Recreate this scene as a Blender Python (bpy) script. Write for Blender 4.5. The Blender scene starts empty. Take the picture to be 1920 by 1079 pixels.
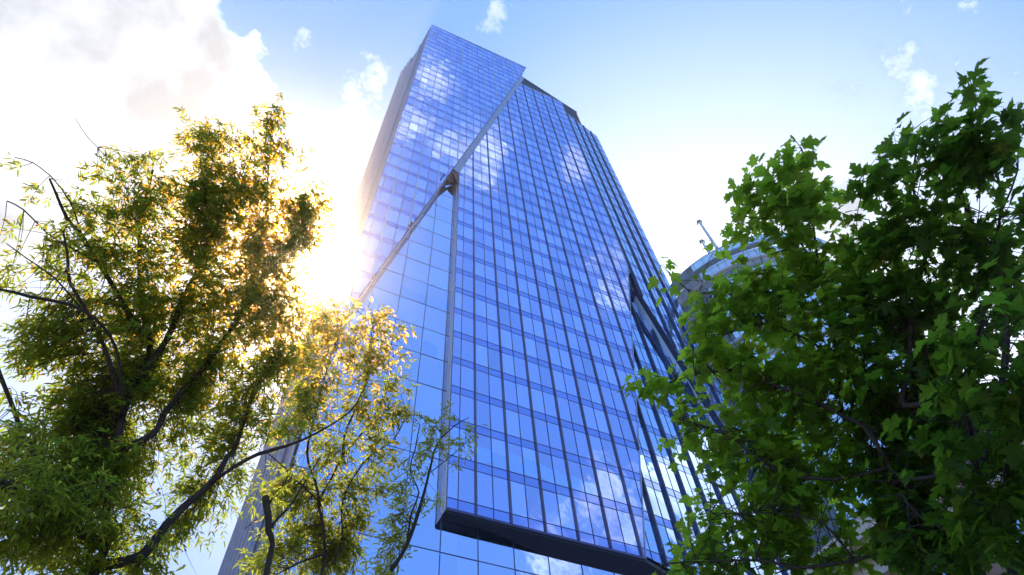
import bpy, math, random, json
import numpy as np
from mathutils import Vector, Matrix

random.seed(7); RNG = np.random.default_rng(7)
scene = bpy.context.scene
COL = scene.collection

# ------------------------------------------------------------------ helpers
def base_of(o):
    v = Vector((0, 0, 0))
    while o is not None: v += o.location; o = o.parent
    return v

def link_mesh(name, verts, faces, mat=None, parent=None, smooth=False):
    me = bpy.data.meshes.new(name)
    bx, by, bz = base_of(parent)
    me.from_pydata([(float(v[0])-bx, float(v[1])-by, float(v[2])-bz) for v in verts], [], [tuple(f) for f in faces])
    me.update()
    o = bpy.data.objects.new(name, me)
    COL.objects.link(o)
    if mat: me.materials.append(mat)
    if parent: o.parent = parent
    if smooth: me.polygons.foreach_set('use_smooth', [True] * len(me.polygons))
    return o

def link_tris(name, V, F, mat, parent=None, smooth=False):
    """big triangle mesh straight from numpy arrays"""
    me = bpy.data.meshes.new(name)
    V = (np.asarray(V) - np.array(base_of(parent))).astype(np.float32); F = np.asarray(F, np.int32)
    me.vertices.add(len(V)); me.vertices.foreach_set('co', V.ravel())
    me.loops.add(F.size); me.loops.foreach_set('vertex_index', F.ravel())
    me.polygons.add(len(F))
    me.polygons.foreach_set('loop_start', np.arange(0, F.size, 3, dtype=np.int32))
    me.update(calc_edges=True)
    if smooth: me.polygons.foreach_set('use_smooth', np.ones(len(F), bool))
    o = bpy.data.objects.new(name, me); COL.objects.link(o)
    me.materials.append(mat)
    if parent: o.parent = parent
    return o

def empty(name, loc, label, cat, group=None):
    o = bpy.data.objects.new(name, None); COL.objects.link(o)
    o.location = loc; o['label'] = label; o['category'] = cat
    if group: o['group'] = group
    return o

class MB:
    """collects faces for one mesh, in coordinates local to a thing's base"""
    def __init__(s): s.v = []; s.f = []
    def poly(s, pts):
        n = len(s.v); s.v += [tuple(p) for p in pts]; s.f.append(tuple(range(n, n + len(pts))))
    def hexa(s, a):  # 8 corners: bottom 4, top 4
        n = len(s.v); s.v += [tuple(p) for p in a]
        for q in ((0,3,2,1),(4,5,6,7),(0,1,5,4),(1,2,6,5),(2,3,7,6),(3,0,4,7)):
            s.f.append(tuple(n + k for k in q))
    def bar(s, p, q, u, v):
        """prism from p to q; cross-section spanned by +-u and 0..v"""
        p, q, u, v = map(np.array, (p, q, u, v))
        s.hexa([p-u, p+u, p+u+v, p-u+v, q-u, q+u, q+u+v, q-u+v])
    def box(s, lo, hi):
        (a,b,c),(d,e,f) = lo, hi
        s.hexa([(a,b,c),(d,b,c),(d,e,c),(a,e,c),(a,b,f),(d,b,f),(d,e,f),(a,e,f)])
    def tube(s, pts, rad, n=8, cap=True):
        pts = [np.array(p, float) for p in pts]; base = len(s.v)
        ref = None
        for k, p in enumerate(pts):
            t = pts[min(k+1, len(pts)-1)] - pts[max(k-1, 0)]; t /= np.linalg.norm(t) + 1e-9
            if ref is None:
                ref = np.cross(t, [0.3, 0.9, 0.2] if abs(t[2]) > .7 else [0, 0, 1.])
            a = ref - t * (ref @ t); a /= np.linalg.norm(a) + 1e-9; ref = a
            b = np.cross(t, a)
            for m in range(n):
                w = 2 * math.pi * m / n
                s.v.append(tuple(p + rad[k] * (a * math.cos(w) + b * math.sin(w))))
        for k in range(len(pts)-1):
            for m in range(n):
                i = base + k*n; j = i + n
                s.f.append((i+m, i+(m+1) % n, j+(m+1) % n, j+m))
        if cap:
            s.f.append(tuple(base + m for m in reversed(range(n))))
            s.f.append(tuple(base + (len(pts)-1)*n + m for m in range(n)))
    def build(s, name, mat, parent=None, smooth=False):
        return link_mesh(name, s.v, s.f, mat, parent, smooth)

# ------------------------------------------------------------------ materials
def newmat(name):
    m = bpy.data.materials.new(name); m.use_nodes = True
    nt = m.node_tree; nt.nodes.clear()
    return m, nt
def N(nt, typ, ins=None, **props):
    n = nt.nodes.new(typ)
    for k, v in props.items(): setattr(n, k, v)
    for k, v in (ins or {}).items():
        s = n.inputs[k]
        if hasattr(v, 'is_output') or isinstance(v, bpy.types.NodeSocket): nt.links.new(v, s)
        else: s.default_value = v
    return n
def rgba(c): return (c[0], c[1], c[2], 1.0)
def mathn(nt, op, a, b=None, c=None, clamp=False):
    ins = {0: a}
    if b is not None: ins[1] = b
    if c is not None: ins[2] = c
    n = N(nt, 'ShaderNodeMath', ins, operation=op); n.use_clamp = clamp
    return n.outputs[0]

def m_simple(name, col, rough=.6, metal=0.0, var=.12, scale=1.5, bump=0.0, bscale=30):
    m, nt = newmat(name)
    tc = N(nt, 'ShaderNodeTexCoord').outputs['Object']
    no = N(nt, 'ShaderNodeTexNoise', {'Vector': tc, 'Scale': scale, 'Detail': 5.0})
    ramp = N(nt, 'ShaderNodeMapRange', {0: no.outputs[0], 1: .25, 2: .75, 3: 1-var, 4: 1+var})
    mul = N(nt, 'ShaderNodeVectorMath', {0: col, 1: ramp.outputs[0]}, operation='MULTIPLY')
    p = N(nt, 'ShaderNodeBsdfPrincipled', {'Base Color': mul.outputs[0], 'Roughness': rough, 'Metallic': metal})
    if bump:
        b2 = N(nt, 'ShaderNodeTexNoise', {'Vector': tc, 'Scale': bscale, 'Detail': 6.0})
        bn = N(nt, 'ShaderNodeBump', {'Strength': bump, 'Distance': .02, 'Height': b2.outputs[0]})
        nt.links.new(bn.outputs[0], p.inputs['Normal'])
    o = N(nt, 'ShaderNodeOutputMaterial', {'Surface': p.outputs[0]})
    return m

def m_glass(name, tint, rough=.02, var=.10, wav=.07, dark=0.18, body=(.03, .05, .10)):
    """coated curtain-wall glass: strong tinted mirror, each pane a little different and a little warped"""
    m, nt = newmat(name)
    geo = N(nt, 'ShaderNodeNewGeometry')
    oi = N(nt, 'ShaderNodeObjectInfo')
    rnd = mathn(nt, 'FRACT', mathn(nt, 'ADD', geo.outputs['Random Per Island'], oi.outputs['Random']))
    tc = N(nt, 'ShaderNodeTexCoord').outputs['Object']
    f = N(nt, 'ShaderNodeMapRange', {0: rnd, 1: 0., 2: 1., 3: 1-var, 4: 1+var}).outputs[0]
    col = N(nt, 'ShaderNodeVectorMath', {0: tint, 1: f}, operation='MULTIPLY').outputs[0]
    no = N(nt, 'ShaderNodeTexNoise', {'Vector': tc, 'Scale': .55, 'Detail': 1.5}).outputs[0]
    bp = N(nt, 'ShaderNodeBump', {'Strength': wav, 'Distance': .25, 'Height': no}).outputs[0]
    gl = N(nt, 'ShaderNodeBsdfGlossy', {'Color': col, 'Roughness': rough, 'Normal': bp})
    df = N(nt, 'ShaderNodeBsdfPrincipled', {'Base Color': rgba(body), 'Roughness': .25})
    mx = N(nt, 'ShaderNodeMixShader', {0: 1-dark*.3, 1: df.outputs[0], 2: gl.outputs[0]})
    N(nt, 'ShaderNodeOutputMaterial', {'Surface': mx.outputs[0]})
    return m

def m_leaf(name, base, base2, trans, thru=.5, gloss=.5, fwd=.10, fcol=(1., .38, .04)):
    m, nt = newmat(name)
    geo = N(nt, 'ShaderNodeNewGeometry'); rnd = geo.outputs['Random Per Island']
    col = N(nt, 'ShaderNodeMix', {0: rnd, 6: rgba(base), 7: rgba(base2)}, data_type='RGBA').outputs[2]
    old = N(nt, 'ShaderNodeMapRange', {0: mathn(nt, 'FRACT', mathn(nt, 'MULTIPLY', rnd, 7.77)), 1: .93, 2: 1., 3: 0., 4: .8}).outputs[0]
    col = N(nt, 'ShaderNodeMix', {0: old, 6: col, 7: rgba((.16, .12, .02))}, data_type='RGBA').outputs[2]
    r2 = mathn(nt, 'FRACT', mathn(nt, 'MULTIPLY', rnd, 17.31))
    tv = N(nt, 'ShaderNodeMapRange', {0: r2, 1: 0., 2: 1., 3: .5, 4: 1.4}).outputs[0]
    tcol = N(nt, 'ShaderNodeVectorMath', {0: trans, 1: tv}, operation='MULTIPLY').outputs[0]
    pr = N(nt, 'ShaderNodeBsdfPrincipled', {'Base Color': col, 'Roughness': gloss, 'Specular IOR Level': .25})
    tr = N(nt, 'ShaderNodeBsdfTranslucent', {'Color': tcol})
    mx = N(nt, 'ShaderNodeMixShader', {0: thru, 1: pr.outputs[0], 2: tr.outputs[0]})
    # light that goes straight on through the thin blade: leaves seen against the sun light up
    rf = N(nt, 'ShaderNodeBsdfRefraction', {'Color': rgba(fcol), 'Roughness': .7, 'IOR': 1.25})
    mx2 = N(nt, 'ShaderNodeMixShader', {0: fwd, 1: mx.outputs[0], 2: rf.outputs[0]})
    N(nt, 'ShaderNodeOutputMaterial', {'Surface': (mx2 if fwd else mx).outputs[0]})
    return m
# ------------------------------------------------------------------ camera (hand held at eye height, looking steeply up)
cam = bpy.data.cameras.new('camera'); camo = bpy.data.objects.new('camera', cam); COL.objects.link(camo)
CAMP = np.array([0, 0, 1.6])
CR = np.array([[0.90183494, -0.33353787, -0.27467576], [-0.42859853, -0.77109637, -0.47086483], [-0.05475022, 0.54236784, -0.83835526]])
M = Matrix.Identity(4)
for i in range(3):
    for j in range(3): M[i][j] = CR[i][j]
    M[i][3] = CAMP[i]
camo.matrix_world = M
cam.sensor_width = 36.0; cam.lens = 1183.59 / 1920 * 36
cam.clip_start = .05; cam.clip_end = 6000
scene.camera = camo
def px(p):
    v = CR.T @ (np.array(p, float) - CAMP)
    return np.array([960 + 1183.59 * v[0] / -v[2], 539.5 - 1183.59 * v[1] / -v[2]])

# ------------------------------------------------------------------ materials
G_MAIN = m_glass('blue_curtain_glass', (.55, .62, 1.0), var=.15)
G_LOBBY = m_glass('pale_blue_glass', (.62, .72, 1.0), var=.06)
G_EAST = m_glass('sky_blue_glass', (.55, .72, 1.0), var=.06)
G_SPAN = m_glass('spandrel_glass', (.37, .46, .95), rough=.05, var=.05, dark=.6)
G_SPANE = m_glass('spandrel_glass_side', (.38, .50, .92), rough=.05, var=.05, dark=.5)
G_PANEL = m_glass('pale_panel_glass', (.5, .66, 1.0), rough=.06, var=.03, dark=.2)
FIN = m_simple('fin_aluminium', (.17, .135, .16), rough=.4, metal=.4, var=.06)
FINL = m_simple('lit_fin_aluminium', (.62, .57, .60), rough=.4, metal=.3, var=.06)  # paler copy of the fin metal: the light it catches is in the colour
FRAME = m_simple('frame_metal', (.09, .08, .17), rough=.4, metal=.5, var=.05)
FINE = m_simple('dark_fin_metal', (.035, .045, .10), rough=.35, metal=.4, var=.06)
CLAD = m_simple('grey_cladding', (.42, .42, .50), rough=.45, metal=.35, var=.05)
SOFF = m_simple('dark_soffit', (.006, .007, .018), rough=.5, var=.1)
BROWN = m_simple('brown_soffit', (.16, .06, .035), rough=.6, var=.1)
CORE = m_simple('tower_core', (.05, .06, .10), rough=.4, var=.1)

# ------------------------------------------------------------------ the glass tower
FL, BAY, X0, Z0, DR = 3.83, 2.7024, 14.892, 49.63, 33.525
tower = empty('glass_tower', (20, 40, 0), 'tall faceted blue glass skyscraper with overlapping slanted curtain walls and vertical fins', 'skyscraper')

def clip_poly(P, Q):
    """convex polygon P clipped by convex polygon Q (counter-clockwise)"""
    out = list(P)
    for k in range(len(Q)):
        a, b = Q[k], Q[(k+1) % len(Q)]
        side = lambda p: (b[0]-a[0])*(p[1]-a[1]) - (b[1]-a[1])*(p[0]-a[0])
        src, out = out, []
        for m in range(len(src)):
            p, q = src[m], src[(m+1) % len(src)]
            sp, sq = side(p), side(q)
            if sp >= 0: out.append(p)
            if sp * sq < 0:
                t = sp / (sp - sq); out.append((p[0]+t*(q[0]-p[0]), p[1]+t*(q[1]-p[1])))
        if not out: return []
    return out
def area(P):
    return .5*sum(P[k][0]*P[(k+1) % len(P)][1]-P[(k+1) % len(P)][0]*P[k][1] for k in range(len(P)))
def span_s(P, z):
    r = clip_poly([(-500, z-.001), (500, z-.001), (500, z+.001), (-500, z+.001)], P)
    return (min(p[0] for p in r), max(p[0] for p in r)) if r else None
def span_z(P, s):
    r = clip_poly([(s-.001, -50), (s+.001, -50), (s+.001, 500), (s-.001, 500)], P)
    return (min(p[1] for p in r), max(p[1] for p in r)) if r else None

class Plane:
    def __init__(s, p0, az):
        s.p = np.array([p0[0], p0[1], 0.]); a = math.radians(az)
        s.d = np.array([math.cos(a), math.sin(a), 0]); s.n = np.array([math.sin(a), -math.cos(a), 0])
    def w(s, u, z, o=0.): return s.p + s.d*u + s.n*o + np.array([0, 0, z])

PANES = []      # (pixel area, corner list, material)
def panes(pl, poly, cols, rows, mat):
    for a, b in zip(cols[:-1], cols[1:]):
        for lo, hi in rows:
            c = clip_poly([(a, lo), (b, lo), (b, hi), (a, hi)], poly)
            if len(c) < 3 or area(c) < .05: continue
            tx, tz = RNG.normal(0, .0030, 2)
            sc = sum(p[0] for p in c)/len(c); zc = sum(p[1] for p in c)/len(c)
            W3 = [pl.w(u, z, tx*(u-sc)+tz*(z-zc)) for u, z in c]
            PANES.append((abs(area([px(w) for w in W3])), W3, mat))
def vbar(mb, pl, poly, s, wd, dp, o=0.0):
    r = span_z(poly, s)
    if r and r[1]-r[0] > .3: mb.bar(pl.w(s, r[0], o), pl.w(s, r[1], o), pl.d*wd/2, pl.n*dp)
def hbar(mb, pl, poly, z, ht, dp, o=0.0):
    r = span_s(poly, z)
    if r and r[1]-r[0] > .2: mb.bar(pl.w(r[0], z, o), pl.w(r[1], z, o), np.array([0, 0, ht/2]), pl.n*dp)

def curtain(pl, poly, fins, mulls, zrow, nr, glass, span, finmat, fw, fd, single=False):
    allc = sorted(fins + mulls)
    smin = min(p[0] for p in poly); smax = max(p[0] for p in poly)
    cols = [smin] + [c for c in allc if smin+.02 < c < smax-.02] + [smax]
    zs = [zrow + FL*k for k in range(-nr[0], nr[1])]
    SP = 0 if single else .22*FL
    panes(pl, poly, cols, [(z, z+FL-SP) for z in zs], glass)
    tr = MB()
    for z in zs: hbar(tr, pl, poly, z, .06, .02)
    if not single:
        sp = MB()
        for z in zs:
            for a, b in zip(cols[:-1], cols[1:]):
                c = clip_poly([(a, z-SP), (b, z-SP), (b, z), (a, z)], poly)
                if len(c) > 2 and area(c) > .02: sp.poly([pl.w(u, q) for u, q in c])
            hbar(tr, pl, poly, z-SP, .045, .018)
        o = sp.build('spandrel_panel', span, tower); o['kind'] = 'stuff'
    o = tr.build('transom', FRAME, tower); o['kind'] = 'stuff'
    for s in mulls:
        m = MB(); vbar(m, pl, poly, s, .055, .035)
        if m.v: m.build('mullion', FRAME, tower)
    for s in fins:
        m = MB(); vbar(m, pl, poly, s, fw, fd)
        if m.v: m.build('fin', finmat, tower)

# front facade: the lower right sheet
PR = Plane((0, DR), 0)
polyR = [(12.73, 29.6), (28.66, 29.66), (39.27, 79.4), (39.27, 159.1), (27.65, 158.6), (12.73, 87.8)]
bays = lambda lo, hi, off=0.: [X0 + (k+off)*BAY for k in range(lo, hi)]
curtain(PR, polyR, bays(0, 9), bays(-1, 9, .5), Z0, (6, 30), G_MAIN, G_SPAN, FIN, .08, .19)
# the upper left sheet, standing proud of it
PU = Plane((0, DR-.42), 0)
polyU = [(2.0, 42.5), (28.47, 166.56), (30.62, 177.9), (3.5, 175.1), (2.11, 60.)]
curtain(PU, polyU, bays(-4, 6), bays(-5, 6, .5), Z0, (4, 35), G_MAIN, G_SPAN, FINL, .11, .11)
# the recessed lower left sheet with its large panes, which runs on below the soffit
PL = Plane((0, DR+1.0), 0)
ZL = 1.6 + FL*.60
lm = bays(-4, 17, -.79)
curtain(PL, [(2.3, 0.), (14., 0.), (14., 95.), (2.3, 95.)], [], lm[:5], ZL, (0, 24), G_LOBBY, G_SPAN, FIN, .1, .1, single=True)
curtain(PL, [(14., 0.), (62., 0.), (62., 29.3), (14., 29.3)], [], lm[5:], ZL, (0, 8), G_LOBBY, G_SPAN, FIN, .1, .1, single=True)
# right hand facets, turned ten degrees away
PE = Plane((39.27, DR), 10)
polyE = [(9.6, 38.), (9.6, 149.2), (0.05, 151.3), (0.05, 72.8)]
curtain(PE, polyE, [.42, 3.0, 5.3, 7.5], [1.7, 4.15, 6.4, 8.6], Z0+1.0, (5, 28), G_EAST, G_SPANE, FINE, .17, .24)
PF = Plane((28.66, DR+.12), 6.3)
polyF = [(.0, 30.0), (20.6, 26.), (20.6, 80.), (.0, 80.)]
curtain(PF, polyF, [2.1+2.5*k for k in range(8)], [.85+2.5*k for k in range(9)], Z0+.1, (7, 9), G_EAST, G_SPANE, FINE, .18, .26)

# panes: the hundred that show largest are parts of their own, the rest one part
PANES.sort(key=lambda t: -t[0])
def inframe(W3):
    c = px(np.mean(W3, 0)); return -20 < c[0] < 1260 and -20 < c[1] < 1079
big = [t for t in PANES if inframe(t[1])][:100]; ids = set(id(t) for t in big)
for t in big:
    m = MB(); m.poly(t[1]); m.build('window_pane', t[2], tower)
for mat in (G_MAIN, G_LOBBY, G_EAST):
    m = MB()
    for t in PANES:
        if id(t) not in ids and t[2] is mat: m.poly(t[1])
    o = m.build('curtain_glazing', mat, tower); o['kind'] = 'stuff'

# pale panels just proud of the glass, tops stepped from bay to bay
def stepped_panel(pl, s0, s1, z0, steps):
    m = MB(); k = len(steps)
    top = []
    for i, h in enumerate(steps): top += [(s0+(s1-s0)*i/k, h), (s0+(s1-s0)*(i+1)/k, h-.06)]
    m.poly([pl.w(u, z0+q, .008) for u, q in [(s0, .05), (s1, .05)] + top[::-1]])
    m.build('pale_panel', G_PANEL, tower)
zb = Z0 - 4*FL
stepped_panel(PR, X0-.78*BAY, X0-.5*BAY, zb, [2.6])
for k, st in enumerate([[1.7, 1.65], [1.5, 1.45], [2.0, 1.9], [1.9, 1.75, 1.8], [1.7, 1.5], [1.6, 1.35, 1.4], [1.5, 1.3], [1.2]]):
    a = X0 + (k*.5)*BAY; stepped_panel(PR, a+.05, a+BAY*.5-.06, zb, st)
for k, st in enumerate([[2.0, 1.9], [1.8, 1.5, 1.6]]):
    a = X0 + (-1.79-k)*BAY; stepped_panel(PL, a+.1, a+BAY-.1, ZL+FL*13, st)
stepped_panel(PL, X0-1.75*BAY, X0-1.2*BAY, ZL+FL*11, [2.0, 1.9])
stepped_panel(PL, X0-2.7*BAY, X0-1.9*BAY, ZL+FL*9, [1.6, 1.4, 1.5])

# slanted ledge between the sheets, corner return, soffits, parapets
def part(name, mat, fn):
    m = MB(); fn(m); return m.build(name, mat, tower)
def uz(x): return 103.73 + (x-14.97)*4.70
def ledge(m):
    n = 14
    for k in range(n):
        x0 = 11.5 + (28.2-11.5)*k/n; x1 = 11.5 + (28.2-11.5)*(k+1)/n - .02
        f = lambda x: (x, DR-.40, uz(x)); g = lambda x: (x+1.13, DR-.004, uz(x))
        m.poly([f(x0), f(x1), g(x1), g(x0)])
part('slanted_ledge', CLAD, ledge)
part('ledge_trim', FINE, lambda m: m.bar((2.0, DR-.47, 42.3), (28.47, DR-.47, 166.45), (.05, 0, -.01), (0, .1, 0)))
part('edge_rail', FINL, lambda m: m.bar((2.42, DR-.30, 43.9), (11.3, DR-.30, 85.6), (.035, 0, -.008), (0, .12, 0)))
part('slanted_soffit', CLAD, lambda m: m.poly([(2.1, DR-.40, 42.6), (11.5, DR-.40, 86.9), (11.2, DR+1.0, 86.9), (1.8, DR+1.0, 42.6)]))
CS = [(11.44, DR-.43, 86.2), (12.66, DR-.03, 87.9), (12.60, DR-.03, 83.6), (12.42, DR+.98, 85.6), (10.62, DR-.43, 82.4)]
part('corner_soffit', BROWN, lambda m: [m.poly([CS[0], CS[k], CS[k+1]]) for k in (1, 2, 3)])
part('corner_return', m_simple('return_panel', (.80, .78, .82), rough=.35), lambda m: [m.poly([(12.73, DR, z), (12.73, DR, z+FL-.03), (12.73, DR+1.0, z+FL-.03), (12.73, DR+1.0, z)]) for z in [29.6+FL*k for k in range(15)]])
part('corner_post', FIN, lambda m: m.bar((12.70, DR+.02, 29.5), (12.70, DR+.02, 87.0), (.035, 0, 0), (0, -.06, 0)))
part('downpipe', m_simple('pipe_metal', (.7, .62, .55), rough=.3, metal=.6), lambda m: m.tube([(12.55, DR+.45, 29.4), (12.55, DR+.45, 86.5)], [.055, .055], 8))
for x, z in ((10.25, 83.5), (9.95, 82.1), (6.95, 66.3), (6.75, 65.4), (4.35, 53.2)):
    mb = MB(); mb.box((x-.10, DR-.68, z-.10), (x+.10, DR-.47, z+.08)); mb.build('facade_lamp', BROWN, tower)
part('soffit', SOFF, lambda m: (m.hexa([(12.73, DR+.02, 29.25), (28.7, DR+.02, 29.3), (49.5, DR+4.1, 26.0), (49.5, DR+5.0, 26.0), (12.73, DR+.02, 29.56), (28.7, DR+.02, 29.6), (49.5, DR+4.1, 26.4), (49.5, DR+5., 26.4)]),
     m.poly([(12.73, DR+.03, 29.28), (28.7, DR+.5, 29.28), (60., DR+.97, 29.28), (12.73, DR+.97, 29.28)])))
part('soffit_rail', m_simple('rail_brown', (.06, .03, .03)), lambda m: m.tube([(15., DR+.45, 29.2), (30., DR+.45, 29.2)], [.05, .05], 6))
part('sill_trim', FRAME, lambda m: m.bar((12.70, DR-.07, 29.5), (28.66, DR-.07, 29.56), (0, 0, .10), (0, .1, 0)))
part('facet_edge', CLAD, lambda m: (m.bar((28.70, DR-.06, 29.6), (39.31, DR-.06, 79.4), (.05, 0, -.01), (0, .12, 0)), m.bar((39.31, DR-.06, 79.4), (39.31, DR-.06, 159.0), (.05, 0, 0), (0, .12, 0))))
part('side_ledge', FINE, lambda m: (m.poly([PE.w(.05, 72.6, .02), PE.w(9.6, 37.8, .02), PE.w(9.6, 37.2, -.75), PE.w(.05, 72.2, -.62)]),
     m.bar(PE.w(.02, 72.2, -.02), PE.w(9.6, 37.4, -.02), np.array([0, 0, .35]), PE.n*.12)))
part('side_ledge_lining', m_simple('pale_lining', (.62, .68, .78), rough=.3, metal=.4), lambda m: m.poly([PE.w(.05, 72.2, -.62), PE.w(9.6, 37.2, -.75), PE.w(9.6, 36.2, -1.75), PE.w(.05, 71.4, -1.30)]))
part('parapet', CLAD, lambda m: (m.bar((27.7, DR-.05, 158.95), (39.3, DR-.05, 159.4), (0, 0, .28), (0, .3, 0)),
     m.bar(PE.w(.05, 151.45, 0), PE.w(9.6, 149.4, 0), np.array([0, 0, .2]), -PE.n*.3)))
part('roof_edge', m_simple('roof_edge_metal', (.05, .12, .30), rough=.3, metal=.5), lambda m: (m.bar((3.4, DR-.46, 175.2), (30.7, DR-.46, 178.0), (0, 0, .16), (0, .35, 0)), m.bar((30.7, DR-.46, 178.0), (28.5, DR-.46, 166.6), (.06, 0, 0), (0, .3, 0))))
part('sheet_back', CLAD, lambda m: m.poly([(3.6, DR-.1, 160.), (27.6, DR-.1, 160.), (30.5, DR-.1, 177.7), (3.6, DR-.1, 175.)]))
# louvred plant screen on the roof
YS = DR+2.2
def screen(m):
    n = 44
    for k in range(n):
        x = 27.2 + (45.9-27.2)*k/n
        zt = 177.6 - (x-30.4)*.70; zb = 154.
        m.box((x, YS, zb), (x+.26, YS+.25, min(zt, 177.9)))
    m.poly([(27.2, YS+.27, 154), (46., YS+.27, 154), (46., YS+.27, 166.7), (30.4, YS+.27, 177.6), (27.2, YS+.27, 178.)])
    m.poly([(46., YS, 154), (52., YS+14, 154), (52., YS+14, 160), (46., YS, 166.7)])
part('roof_screen', m_simple('screen_metal', (.03, .028, .05), rough=.5, metal=.3, var=.4, scale=.8), screen)
part('screen_coping', FINE, lambda m: m.bar((30.2, YS-.1, 177.8), (46.1, YS-.1, 166.7), (0, 0, .2), (0, .4, 0)))
part('roof_mast', FIN, lambda m: [m.tube([(37.0+dx, YS+.4, 172.6), (37.3+dx, YS+.5, 176.2)], [.05, .03], 5) for dx in (0, 1.6)])

# left flank: fins and a plain grey strip, running back from the front corner
def xf(z): return np.interp(z, [0, 42.5, 60, 175.1], [2.25, 2.0, 2.11, 3.5])
def flank(v, z, o=0.): return np.array([xf(z)*(1-v)+.5*v - o, DR-.42 + 10.9*v, z])
def ftop(v): return 175.1 - 28.*v/.62 if v < .62 else 161.5
ZZ = [18, 42, 60, 91, 133]
def strip(m, v0, v1, o=0.):
    zs = [z for z in ZZ if z < min(ftop(v0), ftop(v1))-1]
    for a, b in zip(zs[:-1], zs[1:]): m.poly([flank(v0, a, o), flank(v0, b, o), flank(v1, b, o), flank(v1, a, o)])
    z = zs[-1]; m.poly([flank(v0, z, o), flank(v0, ftop(v0)-.3, o), flank(v1, ftop(v1)-.3, o), flank(v1, z, o)])
part('flank_panel', m_simple('flank_grey', (.08, .09, .16), rough=.45, metal=.3), lambda m: strip(m, .01, .26))
part('flank_cladding', m_simple('flank_metal', (.018, .018, .03), rough=.4, metal=.5), lambda m: (strip(m, .26, .62), strip(m, .625, 1.0)))
FLF = m_simple('flank_fin', (.40, .36, .40), rough=.35, metal=.6)
for v in (.03, .29, .40, .51, .62, .73, .84, .95):
    m = MB(); zs = [18, 42, 60, 91, 133]; zs = [z for z in zs if z < ftop(v)-2] + [ftop(v)]
    for a, b in zip(zs[:-1], zs[1:]):
        p, q = flank(v, a), flank(v, b); m.bar(p, q, (0, .26 if v > .1 else .12, 0), (-.34 if v > .1 else -.08, 0, 0))
    m.build('fin', FLF, tower)
def scallop(m):
    for k in range(9):
        v = .03 + .062*k; z = ftop(v)
        m.hexa([flank(v, z-3.4, -.1), flank(v+.06, z-3.4, -.1), flank(v+.06, z-3.4, .14), flank(v, z-3.4, .14), flank(v, z, -.1), flank(v+.045, z-1.6, -.1), flank(v+.045, z-1.6, .14), flank(v, z, .14)])
part('stepped_edge', FLF, scallop)
# solid body behind the glass
def prism(m, foot, z0, z1):
    n = len(foot)
    for k in range(n):
        a, b = foot[k], foot[(k+1) % n]
        m.poly([(a[0], a[1], z0), (b[0], b[1], z0), (b[0], b[1], z1), (a[0], a[1], z1)])
    m.poly([(p[0], p[1], z1) for p in foot])
part('core', CORE, lambda m: (prism(m, [(2.7, DR+1.3), (28.9, DR+1.3), (48.2, DR+4.6), (55, 72), (1.3, 72), (1.0, DR+10.4)], 0, 148), prism(m, [(4., DR+.6), (27., DR+.6), (27, 60), (4, 60)], 140, 160)))

# ------------------------------------------------------------------ the round tower further back
rt = empty('round_tower', (76.9, 42.5, 0), 'pale round glass tower with an open ring roof and two masts, behind the maples', 'tower')
RC = np.array([76.9, 42.5])
def ringpts(r, z, n=96): return [(RC[0]+r*math.cos(2*math.pi*k/n), RC[1]+r*math.sin(2*math.pi*k/n), z) for k in range(n)]
def band(m, r0, z0, r1, z1, n=96):
    A = ringpts(r0, z0, n); B = ringpts(r1, z1, n)
    for k in range(n): m.poly([A[k], A[(k+1) % n], B[(k+1) % n], B[k]])
RG = m_glass('round_tower_glass', (.92, .97, 1.), var=.08, dark=1.1, body=(.70, .78, .84))
RGD = m_glass('round_tower_band', (.7, .76, .9), rough=.08, var=.08, dark=1.1, body=(.58, .64, .72))
RW = m_simple('pale_metal', (.72, .74, .78), rough=.4, metal=.2)
RD = m_simple('ring_frame', (.28, .40, .46), rough=.4, metal=.4)
def rpart(name, mat, fn): m = MB(); fn(m); return m.build(name, mat, rt)
def rlines(m, r, zs, wd, n=96, vert=None):
    for z in zs: band(m, r+.03, z-wd/2, r+.03, z+wd/2, n); band(m, r-.05, z-wd/2, r+.03, z-wd/2, n)
    if vert:
        nn, z0, z1 = vert
        for k in range(nn):
            a = 2*math.pi*k/nn; d = np.array([math.cos(a), math.sin(a), 0]); t = np.array([-d[1], d[0], 0])
            p = np.array([RC[0], RC[1], z0]) + d*r; q = p.copy(); q[2] = z1
            m.bar(p, q, t*.05, d*.07)
rpart('ring_glass', RG, lambda m: band(m, 20.3, 93.2, 20.3, 95.2))
rpart('ring_frame', RD, lambda m: (rlines(m, 20.3, [93.2, 95.25], .22, vert=(72, 93.2, 95.2)), band(m, 19.3, 93.05, 20.3, 93.05)))
rpart('ring_strut', RW, lambda m: [m.tube([(RC[0]+17.9*math.cos(a), RC[1]+17.9*math.sin(a), 94.3), (RC[0]+20.2*math.cos(a), RC[1]+20.2*math.sin(a), 93.4)], [.09, .09], 6) for a in [2*math.pi*k/24 for k in range(24)]])
rpart('roof_band', RGD, lambda m: band(m, 18., 92., 18., 94.9))
rpart('ledge', RW, lambda m: [(band(m, 18.0, z, 18.45, z), band(m, 18.45, z, 18.45, z+.35), band(m, 18.45, z+.35, 18., z+.35)) for z in (91.6, 86.2, 80.8, 75.4, 70.)])
rpart('drum_glazing', RG, lambda m: [band(m, 17.95, 5.4*k, 17.95, 5.4*k+5.3) for k in range(17)])
rpart('drum_frame', RD, lambda m: rlines(m, 18., [5.4*k+d for k in range(1, 18) for d in (0, 2.4)], .14, vert=(84, 0, 94.9)))
rpart('roof_deck', RW, lambda m: m.poly(ringpts(17.9, 93.8)))
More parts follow.
